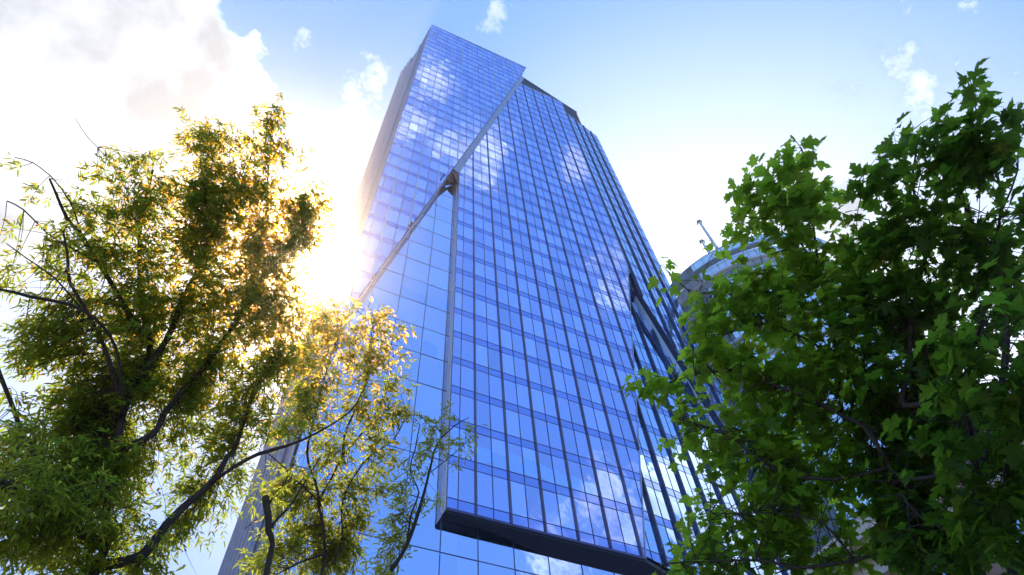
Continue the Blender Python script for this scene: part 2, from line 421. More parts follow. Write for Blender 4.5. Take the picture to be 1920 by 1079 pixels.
for (x, y, z0, z1) in ((63.95, 33.3, 93, 112.2), (64.1, 35.2, 93, 107.3)):
    m = MB(); m.tube([(x, y, z0), (x, y, z1)], [.48, .34], 12); mast = m.build('mast', RW, rt, smooth=False)
    m = MB()
    for k in range(6):
        a = k*math.pi/3; m.box((x+.45*math.cos(a)-.12, y+.45*math.sin(a)-.12, z1-.1), (x+.45*math.cos(a)+.12, y+.45*math.sin(a)+.12, z1+.22))
    m.tube([(x, y, z1-.1), (x, y, z1+.12)], [.6, .6], 12); m.build('lamp_cluster', RD, mast)

# ------------------------------------------------------------------ stone building across the side street
sb = empty('stone_building', (14, 2, 0), 'pale stone building with cornice and brown framed windows, half hidden behind the lower maple leaves', 'building')
STONE = m_simple('pale_stone', (.46, .41, .36), rough=.8, var=.12, bump=.3, bscale=6)
BRICK = m_simple('brown_stone', (.25, .16, .12), rough=.8, var=.2, bump=.3, bscale=8)
WF = m_simple('brown_frame', (.20, .08, .05), rough=.5)
def spart(name, mat, fn, par=None): m = MB(); fn(m); return m.build(name, mat, par or sb)
XB = 13.0
def wallfn(m):
    # wall pieces round the window openings
    ys = np.arange(-12, 16.1, 1.75)
    for fl in range(3):
        z0 = .2+3.3*fl
        m.box((XB, -12, z0), (XB+.5, 16, z0+.9)); m.box((XB, -12, z0+2.7), (XB+.5, 16, z0+3.3))
        for k, y in enumerate(ys[:-1]): m.box((XB, y, z0+.9), (XB+.5, y+.7, z0+2.7))
    m.box((XB+.6, -12, 0), (XB+10, 16, 10))
spart('wall', BRICK, wallfn)
spart('cornice', STONE, lambda m: (m.box((XB-.55, -12, 9.75), (XB+.7, 16.1, 10.15)), m.box((XB-.38, -12, 9.45), (XB+.6, 16.05, 9.747)), m.box((XB-.2, -12, 9.1), (XB+.55, 16.03, 9.447)), m.box((XB-.12, -12, 6.5), (XB+.5, 16.02, 6.79))))
spart('base', STONE, lambda m: m.box((XB-.1, -12, 0), (XB+.49, 16.01, .197)))
WG = m_glass('old_window_glass', (.5, .62, .85), dark=.9)
for fl in range(3):
    for k in range(16):
        y = -12+1.75*k+.7; z = .2+3.3*fl+.9
        f = MB()
        for a, b, c, d in ((y, y+.07, z, z+1.8), (y+.98, y+1.05, z, z+1.8), (y+.07, y+.98, z, z+.07), (y+.07, y+.98, z+1.73, z+1.8), (y+.5, y+.55, z+.07, z+1.73), (y+.07, y+.98, z+1.2, z+1.25)):
            f.box((XB+.12, a, c), (XB+.2, b, d))
        w = f.build('window', WF, sb)
        g = MB(); g.poly([(XB+.17, y, z), (XB+.17, y+1.05, z), (XB+.17, y+1.05, z+1.8), (XB+.17, y, z+1.8)]); g.build('pane', WG, w)
spart('glass_roof', m_glass('roof_glazing', (.72, .82, .95), var=.05, dark=.3), lambda m: [m.poly([(XB+.2, -12+a, 10.2), (XB+.2, -12+a+1.15, 10.2), (XB+3.2, -12+a+1.15, 12.6), (XB+3.2, -12+a, 12.6)]) for a in np.arange(0, 28, 1.2)])

# ------------------------------------------------------------------ ground
def sheet(name, x0, y0, x1, y1, z, mat):
    m = MB(); m.poly([(x0, y0, z), (x1, y0, z), (x1, y1, z), (x0, y1, z)]); o = m.build(name, mat); o['kind'] = 'structure'; return o
sheet('ground', -310, -310, 310, 310, -.008, m_simple('earth', (.12, .12, .10), rough=.95, var=.3, scale=.05))
sheet('pavement', -45, -14, 62, 34, -.004, m_simple('paving', (.30, .29, .27), rough=.8, var=.15, scale=.8))
sheet('lawn', -20, 4.0, 10, 11, 0., m_simple('grass_green', (.05, .09, .02), rough=.9, var=.35, scale=2))
# ------------------------------------------------------------------ trees
TREES = json.loads('''{"left":{"br":[[[[-0.95,6.21,5.12],[-1.03,6.25,5.43],[-1.21,6.08,5.99],[-1.31,6.07,6.32],[-1.43,5.98,6.72],[-1.46,5.85,7.15],[-1.53,5.7,7.58],[-1.82,5.45,8.0],[-2.13,4.99,8.53],[-2.25,4.77,8.89],[-2.35,4.51,9.27]],0.17,0.02],[[[-1.45,5.78,7.08],[-1.39,5.6,7.57],[-1.42,5.33,8.07],[-1.45,5.01,8.56],[-1.62,4.68,8.99],[-1.83,4.31,9.4],[-2.04,4.02,9.73]],0.09,0.015],[[[-1.52,5.63,7.51],[-1.78,5.49,7.63],[-2.1,5.25,7.81],[-2.3,5.11,7.92],[-2.57,4.9,8.05],[-2.76,4.81,8.11],[-3.03,4.51,8.26]],0.08,0.015],[[[-1.42,5.9,6.66],[-1.8,5.5,7.06],[-2.14,5.23,7.3],[-2.37,5.06,7.44],[-2.49,4.9,7.61],[-2.62,4.73,7.77]],0.07,0.015],[[[-1.42,5.9,6.66],[-1.71,5.32,6.98],[-2.06,4.98,6.99],[-2.44,4.81,6.79],[-2.6,4.68,6.62],[-2.76,4.55,6.45]],0.05,0.015],[[[-1.19,6.0,5.94],[-1.34,6.04,5.75],[-1.69,5.86,5.78],[-1.97,5.62,5.9],[-2.13,5.41,6.01],[-2.3,5.17,6.13],[-2.52,4.86,6.27]],0.07,0.02],[[[-1.0,6.08,5.33],[-1.41,5.81,5.33],[-1.61,5.6,5.29],[-1.79,5.4,5.23],[-2.02,5.19,5.15]],0.1,0.06],[[[-0.93,6.17,5.2],[-0.67,6.27,5.42],[-0.59,6.26,5.77],[-0.48,6.27,6.09],[-0.34,6.26,6.4],[-0.3,6.23,6.73],[-0.26,6.27,6.96],[-0.28,6.08,7.43],[-0.27,5.85,7.89]],0.1,0.02],[[[-0.34,6.18,6.34],[-0.16,6.1,6.56],[0.0,6.06,6.72],[0.28,5.99,6.89],[0.53,5.9,7.08],[0.83,5.69,7.35],[0.9,5.47,7.65]],0.06,0.012],[[[-1.3,5.99,6.26],[-1.07,5.98,6.59],[-1.08,5.97,6.85],[-1.05,5.96,7.12],[-0.93,5.8,7.53],[-0.83,5.55,8.0],[-0.76,5.19,8.51],[-0.6,4.82,8.98],[-0.52,4.43,9.42]],0.08,0.012],[[[-1.44,5.39,8.14],[-1.01,5.49,8.29],[-0.91,5.35,8.57],[-0.85,5.21,8.83],[-0.92,4.71,9.29],[-1.14,4.23,9.67],[-1.34,3.66,10.04]],0.05,0.01],[[[-1.5,5.19,8.8],[-1.4,4.74,9.28],[-1.41,4.28,9.7],[-1.45,3.94,10.01]],0.035,0.01],[[[-2.29,5.08,7.89],[-2.53,4.95,7.83],[-2.78,4.81,7.77],[-3.01,4.6,7.75],[-3.14,4.52,7.68]],0.025,0.008],[[[-2.57,4.9,8.05],[-2.77,4.59,8.13],[-3.0,4.35,8.13],[-3.15,4.23,8.07],[-3.28,4.18,7.98]],0.02,0.006],[[[-2.15,5.04,8.61],[-2.44,4.62,8.77],[-2.73,4.33,8.82],[-2.94,4.16,8.81],[-3.1,3.98,8.81]],0.02,0.005],[[[-2.11,5.09,7.12],[-2.4,4.79,7.13],[-2.62,4.59,7.06],[-2.75,4.44,6.99]],0.02,0.006]],"bl":[[-1.72,3.74,9.04,0.37,1.0],[-2.04,4.02,8.81,0.3,1.0],[-1.31,3.81,9.09,0.36,1.0],[-1.27,3.26,9.35,0.23,1.0],[-1.19,3.18,9.39,0.16,1.0],[-0.74,3.82,9.16,0.32,1.0],[-0.44,4.07,9.05,0.29,1.0],[-1.99,4.52,8.52,0.47,1.0],[-1.42,4.32,8.78,0.55,1.0],[-0.81,4.4,8.83,0.53,1.0],[-2.41,4.28,8.54,0.27,0.8],[-2.48,4.56,8.33,0.36,0.9],[-3.24,4.34,8.15,0.16,0.5],[-3.05,4.48,8.15,0.17,0.4],[-3.2,4.75,7.88,0.17,0.45],[-2.82,4.77,8.04,0.29,0.8],[-2.46,4.87,8.11,0.39,1],[-2.89,5.03,7.81,0.32,0.6],[-2.92,5.45,7.44,0.28,0.5],[-2.49,5.46,7.61,0.35,0.7],[-2.0,5.16,8.05,0.49,1.0],[-1.41,5.01,8.32,0.61,1.0],[-0.78,4.93,8.48,0.6,1.0],[-0.66,4.6,8.72,0.3,0.8],[-0.23,5.22,8.31,0.34,1.0],[-0.28,4.21,8.98,0.17,0.8],[-1.99,5.75,7.54,0.54,1.2],[-2.31,6.02,7.14,0.46,1.2],[-2.64,5.94,7.07,0.31,1],[-1.4,5.68,7.77,0.66,1.2],[-0.69,5.56,7.99,0.66,1.1],[-0.11,5.55,8.04,0.47,1.0],[-2.21,6.51,6.6,0.53,1.5],[-1.74,6.41,6.91,0.62,1.3],[-1.24,6.21,7.27,0.65,1.1],[-0.61,6.09,7.5,0.55,1.0],[-0.07,6.04,7.58,0.43,1.0],[-1.95,6.97,6.06,0.52,1.7],[-1.29,6.0,5.73,0.53,1.7],[-1.0,6.71,6.72,0.52,0.8],[-0.66,6.45,7.1,0.41,0.8],[-0.54,6.93,6.5,0.37,0.6],[-0.57,7.12,6.2,0.42,0.6],[-0.16,6.78,6.73,0.25,0.5],[-0.02,6.6,6.95,0.26,0.6],[-1.21,6.11,5.21,0.45,1.8],[-1.47,5.88,4.9,0.35,1.8],[-0.81,6.26,5.46,0.43,1.2],[-0.19,7.06,6.33,0.21,0.6],[-2.68,5.61,7.39,0.26,0.7],[-1.51,5.03,5.08,0.25,1],[-1.15,5.34,5.12,0.26,1],[-1.84,5.0,5.5,0.19,1],[-1.52,5.33,5.54,0.23,1],[-0.9,5.59,5.36,0.23,0.9],[-2.65,5.1,7.86,0.23,0.8],[-1.3,4.41,8.75,0.42,1],[-1.17,4.11,8.95,0.32,1],[-1.6,4.16,8.84,0.31,1],[-0.91,4.61,8.68,0.4,1],[-0.55,4.38,8.86,0.3,1],[-1.69,4.9,8.34,0.38,0.9]]},"mid":{"br":[[[[1.25,7.51,6.4],[1.23,7.5,6.7],[1.05,7.41,7.14],[0.98,7.44,7.38],[1.07,7.34,7.73],[1.12,7.25,8.06],[1.29,7.14,8.39],[1.46,6.94,8.78],[1.53,6.72,9.18],[1.47,6.39,9.67]],0.09,0.012],[[[1.11,7.19,8.01],[1.05,7.08,8.32],[1.09,6.86,8.71],[1.11,6.71,9.02],[0.99,6.33,9.51],[0.91,6.01,9.91]],0.04,0.01],[[[0.97,7.38,7.33],[0.83,7.36,7.65],[0.62,7.29,8.0],[0.56,7.05,8.5],[0.51,6.7,9.06],[0.53,6.28,9.62]],0.045,0.01],[[[0.97,7.38,7.33],[0.35,7.28,7.69],[0.1,7.3,7.84]],0.03,0.01],[[[2.08,7.43,6.61],[2.23,7.35,6.96],[2.32,7.12,7.5],[2.36,6.95,7.94],[2.4,6.8,8.34],[2.61,6.64,8.65],[2.82,6.58,8.87]],0.07,0.008],[[[2.24,7.37,6.98],[2.22,7.22,7.39],[2.28,7.13,7.68],[2.09,7.07,7.99],[2.11,6.97,8.28],[2.11,6.79,8.63]],0.03,0.008],[[[1.35,7.59,6.62],[1.39,7.53,6.98],[1.27,7.4,7.46],[1.4,7.16,7.96],[1.75,6.91,8.38],[1.84,6.68,8.82]],0.04,0.008],[[[1.24,7.54,6.73],[0.92,7.58,6.55],[0.7,7.6,6.36]],0.04,0.01],[[[2.41,7.09,8.07],[2.67,6.83,8.32],[2.87,6.59,8.56]],0.02,0.006],[[[0.49,6.82,9.17],[0.21,6.57,9.53],[0.02,6.3,9.87]],0.02,0.006]],"bl":[[0.87,5.72,9.51,0.23,1.0],[1.25,5.76,9.43,0.29,1.0],[0.93,6.04,9.26,0.39,1.0],[0.48,5.98,9.35,0.41,1.0],[0.16,6.0,9.35,0.32,1.0],[0.82,6.45,8.93,0.52,1.0],[1.39,6.21,9.05,0.34,1.0],[0.29,6.54,8.9,0.47,1.0],[0.69,7.02,8.41,0.54,1.0],[1.27,6.77,8.57,0.46,1.0],[1.72,6.45,8.78,0.27,1.0],[2.36,6.43,8.61,0.26,1.0],[2.67,6.39,8.53,0.18,1.0],[2.39,6.74,8.3,0.27,1.0],[2.86,6.57,8.29,0.11,1.0],[0.85,7.4,7.97,0.52,1.0],[1.4,7.2,8.1,0.45,1.0],[1.77,6.93,8.3,0.33,1.0],[0.67,7.72,7.6,0.43,1.0],[1.29,7.62,7.62,0.44,1.0],[1.81,7.43,7.73,0.37,1.0],[0.73,8.0,7.21,0.42,0.8],[1.3,7.92,7.22,0.43,1.0],[1.86,7.76,7.29,0.42,1.0],[1.0,8.18,6.9,0.42,1.0],[1.65,8.04,6.96,0.41,1.0],[2.16,7.2,7.89,0.23,0.8],[2.48,7.33,7.61,0.19,0.7],[2.12,7.94,6.93,0.3,1.0],[0.55,8.19,6.96,0.36,0.9],[0.26,8.08,7.14,0.22,0.7],[0.21,8.31,6.79,0.28,0.8],[2.11,6.73,8.41,0.24,1.0],[2.43,6.28,8.72,0.15,1.0]]},"pruned":{"br":[[[[0.49,6.44,5.61],[0.37,6.33,6.02],[0.29,6.33,6.27],[0.23,6.37,6.44]],0.085,0.06],[[[0.37,6.31,6.0],[0.44,6.31,6.2],[0.53,6.32,6.39],[0.61,6.23,6.7],[0.69,6.15,6.98]],0.04,0.01],[[[0.29,6.35,6.29],[0.32,6.33,6.48],[0.38,6.33,6.64],[0.42,6.25,6.89]],0.03,0.01],[[[0.3,6.37,6.26],[0.22,6.43,6.18],[0.14,6.49,6.1]],0.01,0.004]],"bl":[[0.27,6.35,6.46,0.1,0.6],[0.11,6.23,6.61,0.13,0.6],[0.34,6.15,6.7,0.15,0.7],[0.39,6.4,6.38,0.08,0.5],[0.54,6.11,6.73,0.14,0.6],[-0.01,6.29,6.55,0.08,0.5],[0.49,6.66,6.0,0.08,0.5]]},"mapleA":{"br":[[[[4.06,2.0,3.72],[4.0,1.87,4.07],[3.88,1.85,4.38],[3.72,1.87,4.69],[3.6,1.58,5.06],[3.51,1.37,5.33],[3.43,1.23,5.53],[3.32,1.03,5.76],[3.24,0.85,5.94],[3.18,0.74,6.08],[3.06,0.53,6.26]],0.09,0.008],[[[3.72,1.77,4.26],[3.6,1.7,4.51],[3.54,1.74,4.62],[3.49,1.77,4.72],[3.34,1.84,4.89],[3.23,1.9,5.01],[3.16,1.92,5.11],[3.03,2.04,5.21],[2.85,2.23,5.29],[2.67,2.48,5.31]],0.035,0.005],[[[3.46,1.24,5.56],[3.16,1.0,5.87],[3.02,0.89,5.99],[2.88,0.88,6.08],[2.81,1.06,6.09]],0.02,0.004],[[[3.72,1.77,4.26],[3.54,2.07,4.34],[3.35,2.26,4.49],[3.24,2.32,4.62],[3.1,2.35,4.79],[2.96,2.42,4.92],[2.81,2.52,5.03]],0.03,0.005],[[[3.51,1.37,5.33],[3.28,1.44,5.51],[3.04,1.57,5.65],[2.86,1.72,5.72],[2.69,1.81,5.79],[2.46,1.77,5.95]],0.02,0.004],[[[3.96,1.84,4.04],[3.86,2.13,3.96],[3.73,2.35,3.96],[3.5,2.62,4.02],[3.39,2.7,4.09],[3.22,2.84,4.15],[3.01,3.02,4.21],[2.84,3.17,4.23]],0.03,0.005],[[[3.73,2.35,3.96],[3.58,2.33,4.2],[3.36,2.49,4.33],[3.19,2.65,4.4],[3.05,2.74,4.47]],0.02,0.004],[[[3.57,1.57,5.04],[3.45,1.56,5.17],[3.23,1.61,5.34],[3.06,1.74,5.42],[2.89,1.99,5.43]],0.025,0.004],[[[3.73,1.88,4.7],[3.69,1.24,5.15],[3.67,1.09,5.33],[3.65,0.89,5.51],[3.56,0.7,5.73]],0.025,0.006]],"bl":[[2.81,0.47,5.95,0.1,1.0],[2.93,0.6,5.85,0.18,1.0],[2.8,0.8,5.91,0.2,1.0],[3.37,1.06,5.42,0.19,1.0],[2.99,0.91,5.76,0.2,1.0],[2.69,1.03,5.93,0.11,1.0],[2.8,1.15,5.83,0.14,1.0],[2.96,1.04,5.75,0.22,1.0],[3.13,0.87,5.66,0.15,1.0],[3.19,1.18,5.53,0.26,1.0],[3.02,1.42,5.59,0.19,1.0],[3.06,1.29,5.6,0.16,1.0],[2.86,1.76,5.57,0.17,1.1],[2.68,1.88,5.64,0.14,1.0],[2.48,1.78,5.81,0.09,0.8],[2.41,1.74,5.87,0.05,0.6],[2.76,1.96,5.54,0.2,1.2],[3.01,1.78,5.45,0.24,1.1],[3.23,1.61,5.34,0.32,1.0],[3.42,1.24,5.32,0.29,1.0],[3.44,0.93,5.38,0.15,1.0],[2.56,2.53,5.35,0.1,1.4],[2.68,2.43,5.33,0.12,1.3],[2.81,2.29,5.33,0.17,1.0],[2.99,2.21,5.24,0.23,1.0],[3.17,2.01,5.2,0.27,1.0],[3.4,1.89,5.05,0.3,1.0],[3.56,1.59,5.04,0.3,1.0],[2.85,2.52,5.15,0.12,1.0],[3.0,2.51,5.03,0.18,1.0],[2.88,2.7,4.99,0.1,1.0],[3.21,2.34,4.96,0.23,1.0],[3.43,2.18,4.84,0.26,1.0],[3.61,1.95,4.8,0.26,1.0],[3.18,2.63,4.76,0.16,1],[3.39,2.51,4.64,0.22,0.8],[3.58,2.28,4.61,0.26,0.85],[3.74,2.01,4.59,0.25,1.0],[3.17,2.86,4.57,0.17,1.1],[3.38,2.75,4.44,0.22,0.8],[3.56,2.59,4.37,0.25,0.8],[3.72,2.38,4.35,0.23,1.1],[2.95,3.29,4.34,0.13,1.0],[3.2,3.07,4.31,0.19,1],[3.41,2.93,4.21,0.21,1.0],[3.61,2.75,4.14,0.21,0.8],[3.79,2.54,4.1,0.16,0.9],[3.92,2.29,4.13,0.14,0.7],[4.12,1.99,4.07,0.17,1],[3.07,1.85,5.36,0.16,1.0]]},"mapleB":{"br":[[[[3.88,1.64,3.46],[3.83,1.51,3.81],[3.84,1.37,4.0],[3.81,1.22,4.25],[3.77,1.29,4.39],[3.71,1.45,4.5],[3.73,1.39,4.62],[3.77,1.28,4.73],[3.76,1.16,4.89],[3.77,1.03,5.03],[3.77,0.87,5.18],[3.75,0.58,5.35],[3.69,0.47,5.52],[3.63,0.36,5.67],[3.56,0.16,5.83],[3.52,0.06,5.95]],0.09,0.006],[[[3.82,1.36,3.98],[3.89,1.08,4.22],[3.91,0.77,4.5],[3.88,0.55,4.76],[3.86,0.4,4.99],[3.84,0.37,5.18],[3.81,0.28,5.38],[3.79,0.21,5.56],[3.74,0.07,5.77]],0.05,0.006],[[[3.97,0.42,5.09],[3.96,0.17,5.27],[3.88,-0.06,5.5],[3.76,-0.25,5.75],[3.65,-0.42,5.95]],0.025,0.004],[[[3.61,1.42,3.68],[3.43,1.13,3.93],[3.32,1.01,3.97],[3.21,0.85,4.01],[3.1,0.72,4.03],[3.02,0.59,4.0]],0.05,0.008],[[[3.82,1.36,3.98],[3.72,1.73,4.13],[3.7,1.77,4.37],[3.67,1.64,4.69],[3.73,1.42,4.93]],0.035,0.008],[[[3.69,1.42,3.52],[3.58,1.17,3.74],[3.48,0.91,3.89],[3.39,0.7,3.98]],0.04,0.008],[[[3.87,0.6,5.47],[3.66,0.58,5.62],[3.48,0.53,5.74],[3.37,0.48,5.8]],0.015,0.004],[[[4.03,0.17,5.33],[4.01,-0.07,5.43],[3.91,-0.33,5.6]],0.015,0.004],[[[3.84,1.58,3.57],[3.75,1.7,3.73],[3.66,1.77,3.9],[3.62,1.75,4.03]],0.03,0.01]],"bl":[[3.33,-0.4,5.57,0.05,0.7],[3.38,-0.29,5.54,0.04,0.6],[3.5,-0.26,5.44,0.16,0.9],[3.56,-0.38,5.37,0.12,1.0],[3.45,-0.08,5.49,0.14,1.0],[3.37,0.03,5.56,0.12,1.0],[3.29,0.1,5.62,0.15,1.0],[3.37,0.29,5.55,0.21,1.0],[3.24,0.39,5.65,0.08,1.0],[3.22,0.49,5.65,0.07,1.0],[3.51,0.18,5.43,0.24,1.0],[3.63,-0.01,5.32,0.22,0.85],[3.79,0.0,5.16,0.14,0.6],[3.9,0.24,5.03,0.21,0.8],[3.76,0.34,5.18,0.27,0.8],[3.59,0.5,5.32,0.25,0.9],[3.45,0.54,5.45,0.17,0.8],[3.49,0.8,5.37,0.25,1.0],[3.7,0.77,5.17,0.29,1.0],[3.89,0.62,5.0,0.28,0.9],[4.01,0.48,4.87,0.21,1.0],[3.65,1.11,5.14,0.33,1.0],[3.87,1.0,4.92,0.32,1.0],[3.87,1.35,4.8,0.33,1.0],[3.73,1.57,4.86,0.3,1.0],[3.89,1.75,4.57,0.33,1.0],[4.06,1.49,4.49,0.32,1.0],[4.06,1.87,4.26,0.28,1.0],[3.92,1.98,4.39,0.22,1.1],[4.02,2.04,4.19,0.14,1],[4.19,1.93,4.0,0.31,1.0],[4.12,2.15,3.93,0.24,1.2],[3.11,0.64,4.03,0.15,1.1],[3.24,0.54,4.06,0.15,1.1],[3.03,0.84,3.91,0.18,1.1],[3.22,0.8,3.84,0.23,1.1],[3.14,1.07,3.84,0.15,1.1],[3.42,1.1,3.78,0.27,1],[3.59,1.25,3.61,0.26,1],[3.62,1.52,3.58,0.27,1],[3.64,1.45,3.38,0.21,1],[3.71,1.84,3.61,0.15,0.8],[3.95,0.66,4.59,0.2,1.3],[4.04,0.88,4.42,0.2,1.2],[4.0,1.11,4.21,0.19,1.1],[4.06,1.27,4.03,0.22,1],[3.73,2.03,3.83,0.16,1]]}}''')

def smooth_line(pts, step=.12):
    P = [np.array(p, float) for p in pts]
    P = [2*P[0]-P[1]] + P + [2*P[-1]-P[-2]]
    out = []
    for k in range(1, len(P)-2):
        a, b, c, d = P[k-1:k+3]; n = max(2, int(np.linalg.norm(c-b)/step))
        for m in range(n):
            t = m/n
            out.append(.5*((2*b)+(c-a)*t+(2*a-5*b+4*c-d)*t*t+(3*b-a-3*c+d)*t**3))
    out.append(P[-2]); return np.array(out)

def norm(v): return v/(np.linalg.norm(v, axis=-1, keepdims=True)+1e-9)

# leaf templates: x along the blade, y across, z up; unit length
LANCE_V = np.array([[0,0,0],[.35,0,-.03],[.70,0,-.03],[1,0,-.10],[.22,.125,.03],[.60,.115,.01],[.22,-.125,.03],[.60,-.115,.01]])
LANCE_F = np.array([[0,1,4],[1,5,4],[1,2,5],[2,3,5],[0,6,1],[1,6,7],[1,7,2],[2,7,3]])
half = [(-.08,.10),(-.12,.30),(-.01,.27),(.08,.25),(.13,.36),(.20,.38),(.26,.50),(.34,.50),(.42,.62),(.43,.46),(.49,.40),(.45,.24),(.58,.21),(.66,.32),(.72,.22),(.80,.20),(.82,.09),(1.,0)]
def maple_template():
    pts = [(.25, 0.), (0., 0.)] + half + [(x, -y) for x, y in reversed(half[:-1])]
    V = np.array([[x, y, -.16*y*y-.20*max(0, x-.2)**2+.05*abs(y)] for x, y in pts])
    n = len(pts)-1
    F = [[0, 1+k, 1+(k+1) % n] for k in range(n)]
    # petiole: a thin strip behind the blade
    b = len(V)
    V = np.vstack([V, [[0, .012, 0], [0, -.012, 0], [-.55, -.012, .22], [-.55, .012, .22]]])
    F += [[b, b+1, b+2], [b, b+2, b+3]]
    return V, np.array(F)
MAPLE_V, MAPLE_F = maple_template()
MAPLE_F = MAPLE_F[:, ::-1]

def stamp(TV, TF, pos, ax, up, size):
    """place len(pos) copies of a leaf template"""
    ax = norm(ax); side = norm(np.cross(up, ax)); up = np.cross(ax, side)
    n = len(pos)
    kx = RNG.normal(-.05, .22, n)[:, None, None]; ky = RNG.normal(.1, .35, n)[:, None, None]; kt = RNG.normal(0, .25, n)[:, None, None]
    wd = RNG.uniform(.72, 1.12, n)[:, None, None]; fo = RNG.normal(.12, .22, n)[:, None, None]
    X, Y, Z = TV[None, :, 0:1], TV[None, :, 1:2]*wd, TV[None, :, 2:3] + fo*np.abs(TV[None, :, 1:2]) + kx*TV[None, :, 0:1]**2 + ky*TV[None, :, 1:2]**2 + kt*TV[None, :, 0:1]*TV[None, :, 1:2]
    V = pos[:, None, :] + size[:, None, None]*(X*ax[:, None, :] + Y*side[:, None, :] + Z*up[:, None, :])
    F = TF[None] + (np.arange(n)*len(TV))[:, None, None]
    return V.reshape(-1, 3), F.reshape(-1, 3)

def make_tree(name, key, loc, label, group, bark, leafmat, kind, dens, leaf):
    t = empty(name, loc, label, 'tree', group)
    rng = np.random.default_rng(len(key)*13+5)
    data = TREES[key]
    wood = MB(); skel = []
    for k, (pts, w0, w1) in enumerate(data['br']):
        w0, w1 = w0*leaf.get('wood', .62), w1*.7
        pts = [np.array(p) for p in pts]
        if k == 0 and key != 'pruned' or key == 'pruned' and k == 0:
            g = np.array([loc[0], loc[1], -.1]); pts = [g, g*.5+pts[0]*.5+np.array([.04, .03, 0])] + pts
        L = smooth_line(pts)
        s = np.linspace(0, 1, len(L))
        rad = w0*(1-s)**.8*(1-w1/w0)+w1
        if k == 0: rad = np.where(L[:, 2] < 2.5, rad*(1+.12*(2.5-L[:, 2])/2.5), rad)
        L = L + np.cumsum(rng.normal(0, .006, L.shape), 0)*np.linspace(0, 1, len(L))[:, None]
        wood.tube(L, rad*(1+np.convolve(rng.normal(0, .13, len(L)+4), np.ones(5)/5*1.6, 'valid')), 9 if w0 > .03 else 6)
        keep = (L[:, 2] > 3.2)
        skel.append(np.c_[L[keep], rad[keep]])
    skel = np.vstack(skel)
    LP, LA, LU, LS = [], [], [], []
    tw = MB()
    for (x, y, z, R, d) in data['bl']:
        c = np.array([x, y, z])
        n = max(2, int(dens*d*(R**2*1.0+R**3*2.2)))
        nc = max(2, n//6)
        cent = c + norm(rng.normal(size=(nc, 3)))*(R*rng.uniform(.15, 1.0, (nc, 1))**.45)
        for q in range(n):
            tip = cent[rng.integers(nc)] + rng.normal(0, .055+.10*R, 3)
            dist = np.linalg.norm(skel[:, :3]-tip, axis=1)
            near = np.flatnonzero(dist < dist.min() + .16); i = int(rng.choice(near))
            st = skel[i, :3]; ln = dist[i]
            if ln > .75: tip = st + (tip-st)*(.75/ln); ln = .75
            mid = (st+tip)/2 + rng.normal(0, .13, 3)*ln + np.array([0, 0, .08*ln])
            tt = np.linspace(0, 1, 5)[:, None]
            path = (1-tt)**2*st + 2*tt*(1-tt)*mid + tt**2*tip
            tw.tube(path, np.linspace(.0042, .0010, 5), 4, cap=False)
            dr = norm(tip-mid)
            m = max(2, int(ln/leaf['step'])) if leaf['kind'] == 'maple' else max(3, int(min(ln, .5)/leaf['step']))
            m = min(m, leaf['max'])
            for j in range(m):
                f = 1 - .75*j/m
                p = (1-f)**2*st + 2*f*(1-f)*mid + f**2*tip
                out = norm(rng.normal(size=3)*np.array([1, 1, .45]) + dr*.7)
                if leaf['kind'] == 'maple':
                    a = norm(out*np.array([1, 1, .3]) + np.array([0, 0, -rng.uniform(.0, .55)]))
                    up = norm(np.array([0, 0, 1.]) + rng.normal(0, .35, 3))
                    sz = leaf['size']*rng.choice([.6, .85, 1., 1.15], p=[.2, .3, .35, .15])
                    LP.append(p + a*sz*.5 + np.array([0, 0, -.02])); LA.append(a); LU.append(up); LS.append(sz)
                else:
                    # a compound leaf: leaflets in pairs along a drooping stalk
                    rl = leaf['size']*rng.uniform(1.0, 1.9); a0 = norm(out + np.array([0, 0, -.25]))
                    sd = norm(np.cross(a0, np.array([0, 0, 1.])))
                    npair = rng.integers(1, 4)
                    for e in range(npair+1):
                        g = (e+1)/(npair+1); q0 = p + a0*rl*g + np.array([0, 0, -.35*rl*g*g])
                        for sgn in ((0,) if e == npair else (-1, 1)):
                            a = norm(a0*.8 + sd*sgn*.75 + np.array([0, 0, -rng.uniform(-.1, .6)]) + rng.normal(0, .2, 3))
                            LP.append(q0); LA.append(a); LU.append(norm(np.array([0, 0, 1.]) + rng.normal(0, .5, 3)))
                            LS.append(leaf['size']*rng.uniform(.7, 1.25))
    TV, TF = (MAPLE_V, MAPLE_F) if leaf['kind'] == 'maple' else (LANCE_V, LANCE_F)
    V, F = stamp(TV, TF, np.array(LP), np.array(LA), np.array(LU), np.array(LS))
    n0 = len(wood.v)
    wood.v += tw.v; wood.f += [tuple(i+n0 for i in f) for f in tw.f]
    wood.build('trunk', bark, t, smooth=True)
    link_tris('crown', V, F, leafmat, t)
    print('TREE', name, 'leaves', len(LP))
    return t

def m_bark(name, col):
    m, nt = newmat(name)
    tc = N(nt, 'ShaderNodeTexCoord').outputs['Object']
    mp = N(nt, 'ShaderNodeMapping', {'Vector': tc, 'Scale': (14, 14, 3)}).outputs[0]
    no = N(nt, 'ShaderNodeTexNoise', {'Vector': mp, 'Scale': 2.5, 'Detail': 7.0, 'Roughness': .65}).outputs[0]
    f = N(nt, 'ShaderNodeMapRange', {0: no, 1: .3, 2: .7, 3: .45, 4: 1.5}).outputs[0]
    c = N(nt, 'ShaderNodeVectorMath', {0: col, 1: f}, operation='MULTIPLY').outputs[0]
    b = N(nt, 'ShaderNodeBump', {'Strength': .8, 'Distance': .015, 'Height': no}).outputs[0]
    p = N(nt, 'ShaderNodeBsdfPrincipled', {'Base Color': c, 'Roughness': .85, 'Normal': b})
    N(nt, 'ShaderNodeOutputMaterial', {'Surface': p.outputs[0]}); return m
